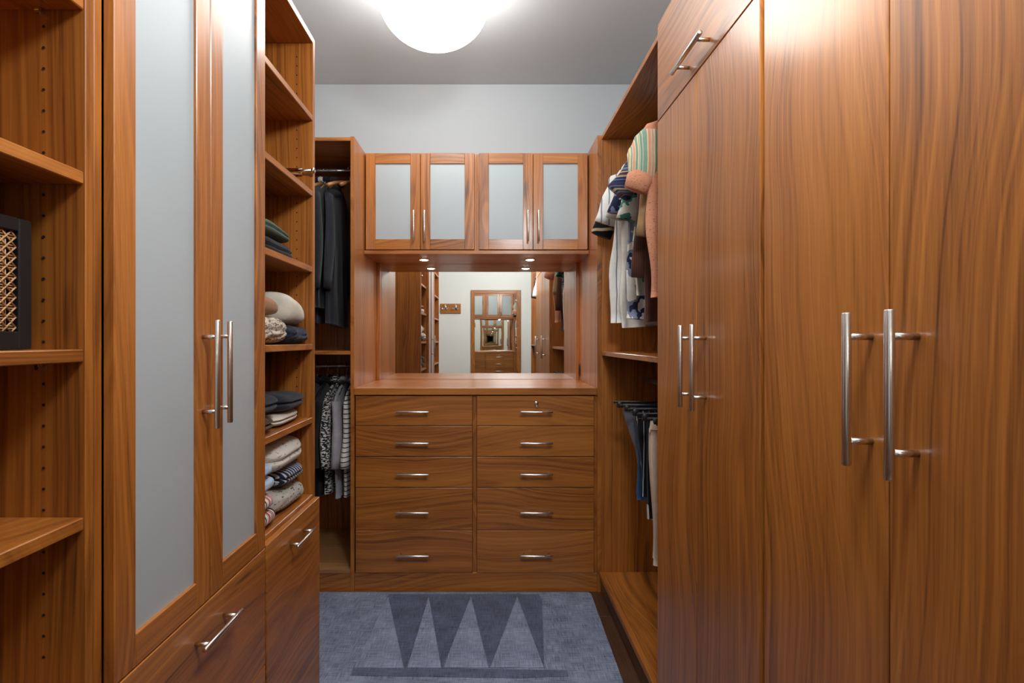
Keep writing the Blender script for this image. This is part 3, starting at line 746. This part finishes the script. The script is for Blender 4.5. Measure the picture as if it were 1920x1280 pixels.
fab('white_linen', [lin(214, 208, 196), lin(236, 232, 224)]); fab('grey_pinstripe', [lin(232, 230, 224), lin(140, 142, 152)], 'stripes', 30, 'x', thr=.82)
fab('black_cream', [lin(18, 18, 24), lin(204, 180, 146)], 'stripes', 15, 'z', thr=.78)
fab('charcoal', [lin(16, 17, 21), lin(34, 35, 42)]); fab('navy', [lin(14, 20, 44), lin(28, 38, 70)]); fab('slate', [lin(30, 31, 38), lin(52, 54, 64)])
fab('ink', [lin(9, 9, 12), lin(20, 20, 24)]); fab('bw_fleck', [lin(24, 24, 28), lin(210, 208, 204)], 'flecks', 55, thr=.52)
fab('heather', [lin(140, 138, 144), lin(178, 176, 180)]); fab('white_blackline', [lin(220, 218, 212), lin(24, 24, 28)], 'stripes', 42, 'z', thr=.80)
fab('pin_black', [lin(18, 18, 22), lin(170, 170, 172)], 'stripes', 42, 'x', thr=.90); fab('denim', [lin(28, 62, 104), lin(54, 94, 142)])
fab('grey_pants', [lin(96, 100, 108), lin(128, 130, 138)]); fab('beige_pants', [lin(206, 178, 154), lin(228, 204, 184)]); fab('pale_stripe', [lin(220, 218, 214), lin(60, 60, 66)], 'stripes', 60, 'x', thr=.6)
RXC, RRZ = .80, 2.19
TOPS = [
 ('gauze_blouse', 'peach gauze blouse with puffed multicolour striped sleeve, nearest on the right rail', 'blouse', 1.80, 'peach_gauze', 1.425, dict(sleeve=.17, sl_out=.012, sl_r=.062, sleeve_mat='peach_stripe', cuff='peach_gauze', puff=True, hw=.250)),
 ('sweater_top', 'tan knitted sweater hanging just behind the peach blouse', 'sweater', 1.88, 'tan_knit', 1.60, dict(sleeve=.36, sl_out=-.01, sl_r=.042, hw=.220)),
 ('corduroy_shirt', 'long dark brown corduroy shirt hanging in the middle of the right rail', 'shirt', 1.97, 'brown_cord', 1.345, dict(sleeve=.50, sl_out=-.02, sl_r=.042, hw=.220, long=True)),
 ('knit_cardigan', 'blue and rust patterned knit cardigan with sloping shoulder', 'cardigan', 2.05, 'fair_isle', 1.56, dict(sleeve=.15, sl_out=.06, sl_r=.046, hw=.215)),
 ('print_shirt', 'cream and teal printed short-sleeved shirt', 'shirt', 2.13, 'teal_print', 1.46, dict(sleeve=.24, sl_out=.0, sl_r=.048, hw=.205)),
 ('ikat_shirt', 'short-sleeved shirt with large indigo blue blotches', 'shirt', 2.21, 'ikat_blue', 1.37, dict(sleeve=.20, sl_out=.01, sl_r=.046, hw=.225)),
 ('linen_shirt', 'plain off-white linen shirt beside the indigo blotched one', 'shirt', 2.29, 'white_linen', 1.335, dict(sleeve=.20, sl_out=.0, sl_r=.046, hw=.215, placket='white_linen')),
 ('striped_shirt', 'pale shirt with thin grey vertical stripes near the end panel', 'shirt', 2.37, 'grey_pinstripe', 1.36, dict(sleeve=.20, sl_out=.015, sl_r=.046, hw=.245, flare=.012)),
 ('striped_jersey', 'black jersey with cream horizontal stripes, last on the right rail', 'shirt', 2.45, 'black_cream', 1.56, dict(sleeve=.24, sl_out=.045, sl_r=.044, hw=.205)),
]
for i, (nm, lb, ct, y, mt, hem, kw) in enumerate(TOPS):
    cx_ = RXC+.006*sin(3*i)
    shirt(nm, lb, ct, 'x', (cx_, y), RRZ, mt, hem, seed=20+i, **kw)
    hanger('x', (cx_, y), RRZ, 'wooden hanger carrying the '+lb.split(',')[0].split(' with ')[0].split(' hanging')[0].split(' beside')[0], hw=.17, group='hangers on the upper right rail')
PANTS = [
 (1.80, 'beige_pants', .475, 'long beige trousers hanging nearest on the lower right rail', dict(hw=.226, hem_w=.222), None),
 (1.92, 'ink', .60, 'plain black trousers with striped hem on the lower right rail', dict(hw=.205, hem_w=.195), 'pale_stripe'),
 (2.05, 'pin_black', .64, 'black trousers with white pinstripes on the lower right rail', dict(hw=.197, hem_w=.185), None),
 (2.17, 'denim', .59, 'blue denim jeans on the lower right rail', dict(hw=.168, hem_w=.165), None),
 (2.29, 'grey_pants', .72, 'grey trousers tapering at the knee, furthest on the lower right rail', dict(hw=.19, hem_w=.155, skew=.02), None)]
for i, (y, mt, hem, lb, kw, cf) in enumerate(PANTS):
    trousers('hanging_trousers', lb, 'x', (RXC, y), .985, hem, mt, seed=50+i, cuff=cf, **kw)
    hanger('x', (RXC, y), 1.07, 'black clip hanger holding the '+lb.split(' hanging')[0].split(' on the')[0].split(' tapering')[0], 'black', .235, group='clip hangers on the lower right rail', clip=True)
# left corner: garments seen from the side
g = 'dark coats in the left corner'
for i, (x, mt, hem, hw, lb, ct) in enumerate([(-1.0, 'ink', 1.36, .225, 'black coat deepest in the left corner', 'coat'), (-.945, 'navy', 1.37, .235, 'navy blue coat, leftmost visible in the corner unit', 'coat'), (-.893, 'charcoal', 1.43, .235, 'charcoal jacket in the middle of the corner rail', 'jacket'), (-.845, 'slate', 1.35, .19, 'slate grey crinkled jacket beside the charcoal one', 'jacket')]):
    shirt('hanging_jacket', lb, ct, 'y', (x, 2.83), 2.215, mt, hem, hw=hw, sleeve=.50, sl_out=.005, sl_r=.048, long=True, seed=70+i, group=g, thick=.012, rip=.3)
    hanger('y', (x, 2.83), 2.215, 'wooden hanger inside the '+lb.split(',')[0], hw=.16, group='hangers in the left corner')
for i, (x, a_) in enumerate(((-.765, 1.25), (-.728, 1.42))):
    hanger((cos(a_), sin(a_)), (x, 2.80), 2.215, ['empty wooden hanger turned towards the slate grey jacket', 'empty wooden hanger against the dresser end panel'][i], hw=.20, group='hangers in the left corner')
shirt('garment_cover', 'short white cloth cover over a hanger beside the navy coat', 'garment cover', 'y', (-.918, 2.83), 2.215, 'white_linen', 1.99, hw=.238, sleeve=.06, sl_out=.0, sl_r=.02, seed=79, group=g, thick=.008, rip=.2)
hanger('y', (-.918, 2.83), 2.215, 'hanger under the short white cloth cover', hw=.19, group='hangers in the left corner')
g = 'shirts on the lower left rail'
for i, (x, mt, hem, hw, lb) in enumerate([(-.955, 'ink', .42, .22, 'long black shirt deepest on the lower left rail'), (-.90, 'ink', .46, .215, 'black shirt beside the flecked knit on the lower left rail'), (-.845, 'bw_fleck', .47, .22, 'black and white flecked knit on the lower left rail'), (-.795, 'heather', .45, .215, 'pale heather grey top on the lower left rail'), (-.742, 'white_blackline', .46, .21, 'white top with thin black stripes next to the dresser')]):
    shirt('hanging_shirt', lb, 'shirt', 'y', (x, 2.83), 1.125, mt, hem, hw=hw, sleeve=.34, sl_out=.01, sl_r=.052, seed=90+i, group=g, thick=.012, rip=.3)
    hanger('y', (x, 2.83), 1.125, 'black hanger inside the '+lb, 'black', .16, group='hangers on the lower left rail')
# garments reflected in the dresser mirror (open unit past the near wardrobe)
for i, (y, mt, hem, lb) in enumerate([(.20, 'white_linen', 1.36, 'white shirt on the entry-end rail, seen in the mirror'), (.06, 'charcoal', 1.36, 'charcoal shirt on the entry-end rail, seen in the mirror')]):
    shirt('hanging_shirt', lb, 'shirt', 'x', (RXC, y), RRZ, mt, hem, seed=110+i, group='tops on the entry-end rail', hw=.235, sl_r=.044, sl_out=.0, sleeve=.24)
    hanger('x', (RXC, y), RRZ, 'wooden hanger inside the '+lb, hw=.17, group='hangers on the entry-end rail')
